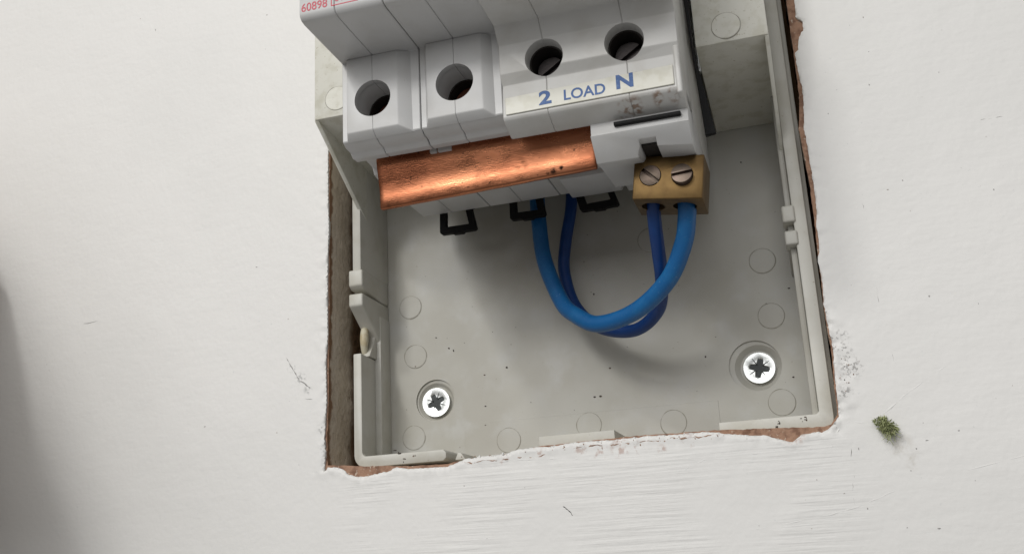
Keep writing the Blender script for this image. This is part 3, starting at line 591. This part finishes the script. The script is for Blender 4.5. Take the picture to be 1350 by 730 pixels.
# ivory label strip, slightly askew, lying on the sloped face
def tiltz(y): return 59.40 - (y - 0.5) * 0.6 / 7.2
bm = bmesh.new(); vs = prism(bm, [(36.75, 0.85), (70.75, 1.0), (70.75, 5.35), (36.65, 4.75)], 'Z', 0, 0.28)
for v in vs: v.co.z += tiltz(v.co.y)
bevel(bm, 0.1, 1); st = build('label_strip', bm, M['strip'], sw, 30)
for txt, q, fat, sl in (('2', (43.75, 46.35, 1.65, 4.75), 0.034, 0.05), ('LOAD', (48.9, 57.3, 1.75, 4.15), 0.018, -0.1), ('N', (59.5, 62.9, 2.05, 5.2), 0.036, 0.0)):
    bm = lettering(txt, q[0], q[1], q[2], q[3], 0.30, fat, 0.03, sl)
    for v in bm.verts: v.co.z += tiltz(v.co.y)
    build('printed_letters', bm, M['blue_ink'], st, 0)
# lower body of the right pole
bm = bmesh.new(); prism(bm, [(-4.75, 55.0), (-8.9, 50.2), (-8.0, 45), (-6.6, 30), (0.1, 30), (0.1, 54.2), (-3.0, 54.2), (-4.4, 54.4)], 'X', 52.7, 72.28)
c = bmesh.new(); prism(c, [(61.9, -12), (61.3, -8.4), (62.0, -7.3), (72.6, -8.3), (74, -12)], 'Z', 28, 60); c2 = bmesh.new(); box(c2, 62.0, 65.4, -9, -6.3, 28, 60)
bm = boolean(bm, [c, c2]); bevel(bm, 0.25, 2, 30); build('lower_body', bm, M['module'], sw, 30)
bm = bmesh.new(); box(bm, 62.1, 65.3, -6.8, -5.6, 30.5, 50.5); build('hole_shade', bm, M['dark'], sw)  # solid dark block painted in for the shade of the square hole
bm = bmesh.new(); box(bm, 57.6, 70.9, -3.35, -2.6, 50, 55.2); bevel(bm, 0.1, 1); build('gap_shade', bm, M['black'], sw)  # black bar standing in for the shaded recess gap under the skirt
bm = bmesh.new(); box(bm, 53.0, 58.5, -1.8, 0.5, 14, 30); bevel(bm, 0.3); build('rear_lug', bm, M['module'], sw)
bm = bmesh.new(); prism(bm, [(39.0, 0.6), (39.0, -1.0), (43.5, -1.1), (51.4, -1.0), (52.2, 0.6)], 'Z', 13.2, 26); bevel(bm, 0.25); build('rear_lug', bm, M['module'], sw)
clip(sw, 39.6, 49.0, 0.6, -4.6, -4.4, 40.6, 50.2)

# ------------------------------------------------------------------ rail behind the modules
bm = bmesh.new(); box(bm, -0.9, 73.5, 26.5, 61.5, 11.2, 12.4); box(bm, -0.9, 73.5, 31, 57, 5.0, 6.0); box(bm, -0.9, 73.5, 31, 32, 6.0, 11.2); box(bm, -0.9, 73.5, 56, 57, 6.0, 11.2); box(bm, 2, 8, 36, 52, 0.05, 5.0); box(bm, 64, 70, 36, 52, 0.05, 5.0)
tag(build('mounting_rail', bm, M['zinc'], None, 30, base=(36, 44, 5)), 'steel mounting rail hidden behind the row of breakers', 'rail')

# ------------------------------------------------------------------ copper bar
bm = bmesh.new(); prof = [(-9.6, 45.7), (-9.6, 46.9), (-9.15, 47.2), (-6.9, 47.25), (-5.4, 47.4), (-3.6, 47.85), (-0.6, 48.7), (1.3, 49.1), (1.9, 48.6), (2.2, 47.4), (2.1, 45.8), (1.4, 46.6), (-1.2, 46.9), (-4.0, 46.3), (-9.2, 45.5)]
nseg = 40; rows = []
for i in range(nseg + 1):
    x = 3.4 + (52.0 - 3.4) * i / nseg; row = []
    for y, z in prof:
        dz = 0.10 * noise.noise(Vector((x * 0.16, y * 0.2, 1))); dy = 0.05 * noise.noise(Vector((x * 0.3, 0, 2)))
        row.append(bm.verts.new((x, y + dy + (x - 3.4) * 0.031 - 0.15, z + dz)))
    rows.append(row)
for a, b_ in zip(rows, rows[1:]):
    for j in range(len(prof)): bm.faces.new((a[j], b_[j], b_[(j + 1) % len(prof)], a[(j + 1) % len(prof)]))
bm.faces.new(rows[0]); bm.faces.new(rows[-1][::-1])
bevel(bm, 0.3, 2, 50)
for xp in (7.8, 26.2, 45.5): box(bm, xp - 2.5, xp + 2.5, 3.2, 9.5, 44.0, 45.6)
tag(build('busbar', bm, M['copper'], None, 40, base=(27, -9, 46)), 'scratched copper busbar joining the undersides of the breakers', 'busbar')

# ------------------------------------------------------------------ brass terminal block
br = thing('terminal_block', (66.1, -16.5, 39.9), 'small brass terminal block with two slotted screws and two blue wires', 'terminal block')
RB = Matrix.Translation((66.14, -12.01, 39.94)) @ Matrix.Rotation(-0.14, 4, 'Z')
w, h, d = 14.25, 9.35, 10.6
bm = bmesh.new(); box(bm, -w / 2, w / 2, -h / 2, h / 2, -d / 2, d / 2); bevel(bm, 0.25, 2)
cs = []
for hx in (-3.55, 2.95):
    c = bmesh.new(); n = 32; prism(c, [(hx + 2.45 * math.cos(2 * math.pi * i / n), 0.4 + 2.45 * math.sin(2 * math.pi * i / n)) for i in range(n)], 'Y', -h, 1.0); cs.append(c)
    c = bmesh.new(); disc(c, hx - 0.1, 0.35, 2.25, 2.0, 8, 32, 2.25); cs.append(c)
bm = boolean(bm, cs); move(bm, bm.verts, RB); build('body', bm, M['brass'], br, 30)
for hx, zz, rot, tx in ((-3.65, 5.55, -38, 0.06), (2.85, 6.5, 12, -0.16)):
    bm = bmesh.new(); disc(bm, 0, 0, 2.12, -5.6, 0.0, 36, 2.12); b2_ = bmesh.new(); box(b2_, -3, 3, -0.33, 0.33, -0.9, 0.4)
    bm = boolean(bm, [b2_]); bevel(bm, 0.14, 2, 50); move(bm, bm.verts, RB @ Matrix.Translation((hx, 0.35, zz)) @ Matrix.Rotation(math.radians(rot), 4, 'Z') @ Matrix.Rotation(tx, 4, 'X')); build('terminal_screw', bm, M['steel'], br, 35)

# ------------------------------------------------------------------ wires
def wire(name_label, pts, r, mk, base):
    bm = bmesh.new(); p = catmull(pts, 10); tube(bm, p, [r * (1 + 0.012 * noise.noise(Vector((i * 0.2, r, 1)))) for i in range(len(p))], 20)
    return tag(build('wire', bm, M[mk], None, 60, base=base), name_label, 'wire', 'blue wires looping from the brass block')
wire('thicker bright blue wire looping in front, from the right hole of the brass block', [(68.9, -11.0, 39.5), (68.7, -15.6, 38.6), (68.3, -18.5, 37.5), (66.8, -23.2, 35), (62.3, -29.4, 30.5), (54.0, -33.9, 25), (44.6, -34.6, 20), (38.6, -31.0, 16.5), (34.6, -26.3, 13.2), (30.3, -14.8, 10), (29.1, -4, 8.6), (28.9, 3, 8.2), (29.0, 12, 8)], 1.92, 'wire', (45, -34, 20))
wire('darker blue wire passing behind the other loop, from the left hole of the block', [(62.0, -11.0, 39.0), (61.6, -15.0, 37.8), (61.2, -19.5, 34.5), (60.9, -23.0, 31), (60.2, -28.4, 25), (57.8, -32.9, 18.5), (51.4, -35.4, 13.2), (42.9, -33.0, 9.5), (36.6, -26.6, 6.6), (33.9, -17, 5), (34.6, -9, 4.5), (36.6, 0.5, 4.2), (37.4, 12, 4)], 1.48, 'wire_dark', (50, -35, 12))

# ------------------------------------------------------------------ black strip between switch and side block
bm = bmesh.new(); prism(bm, FLAP, 'Z', 44.0, 45.0); bevel(bm, 0.12, 1)
tag(build('insulating_strip', bm, M['black'], None, 40, base=(74, 20, 44.5)), 'thin black plastic strip hanging beside the right of the switch', 'strip')

# ------------------------------------------------------------------ moss clump stuck to the wall
bm = bmesh.new(); mc = Vector((102.0, -62.9, 20.8)); r2 = random.Random(11)
for i in range(1300):
    d_ = Vector((r2.gauss(0, 1), r2.gauss(0, 1), r2.gauss(0, 1))).normalized() * (r2.random() ** 0.45)
    p = mc + Vector((d_.x * 2.1 + d_.y * -0.9, d_.y * 1.95, d_.z * 1.5))
    if noise.noise(p * 0.75) < -0.18 or p.z < 19: continue
    u = Vector((r2.gauss(0, 1), r2.gauss(0, 1), r2.gauss(0, 1))).normalized(); w_ = u.orthogonal().normalized() * r2.uniform(0.08, 0.17); L_ = r2.uniform(0.25, 0.5)
    a, b_, c = bm.verts.new(p - w_), bm.verts.new(p + w_), bm.verts.new(p + u * L_ + d_ * 0.3); e = bm.verts.new(p + u * 0.4 * L_ + w_.cross(u) * 1.2)
    bm.faces.new((a, b_, e)); bm.faces.new((b_, c, e)); bm.faces.new((a, e, c))
moss = tag(build('moss_clump', bm, M['moss'], None, 0, base=(102, -63, 19)), 'small clump of dry green moss stuck to the white wall', 'moss')
bm = bmesh.new()
for k in range(16):
    p = mc + Vector((r2.uniform(-1, 1.8), r2.uniform(-2, 0.3), r2.uniform(-1, 1))); q = p + Vector((r2.uniform(-.6, 1.6), r2.uniform(-2.2, 0.4), r2.uniform(-.6, .4))); mid = (p + q) / 2 + Vector((r2.gauss(0, .3), r2.gauss(0, .3), 0.2))
    tube(bm, catmull([p, mid, q], 3), 0.06, 4)
build('fibre', bm, M['moss'], moss, 60)

# ------------------------------------------------------------------ added shadow caster at the left, unseen, shaped for the shadow on the wall
caster = thing('shadow_caster', (-230, -60, 19), 'added tan shadow caster, out of view left of the fuse box', 'shadow caster')
bm = bmesh.new(); prism(bm, [(-330, 57), (-160, 58), (-150, 55), (-143, 50), (-137, 42), (-131, 31), (-123, 14), (-113, -6), (-102, -28), (-86, -60), (-330, -60)], 'Z', 106, 119); bevel(bm, 2.5, 3, 40); build('panel', bm, M['tan'], caster)
bm = bmesh.new(); prism(bm, rounded(-300, -124, -95, 13, 14, 5), 'Z', 31, 105.9); prism(bm, rounded(-298, -136, -90, 8, 12, 5), 'Z', 19.2, 30.9); bevel(bm, 1, 2); build('caster_block', bm, M['tan'], caster)  # block added to deepen the core of the cast shadow
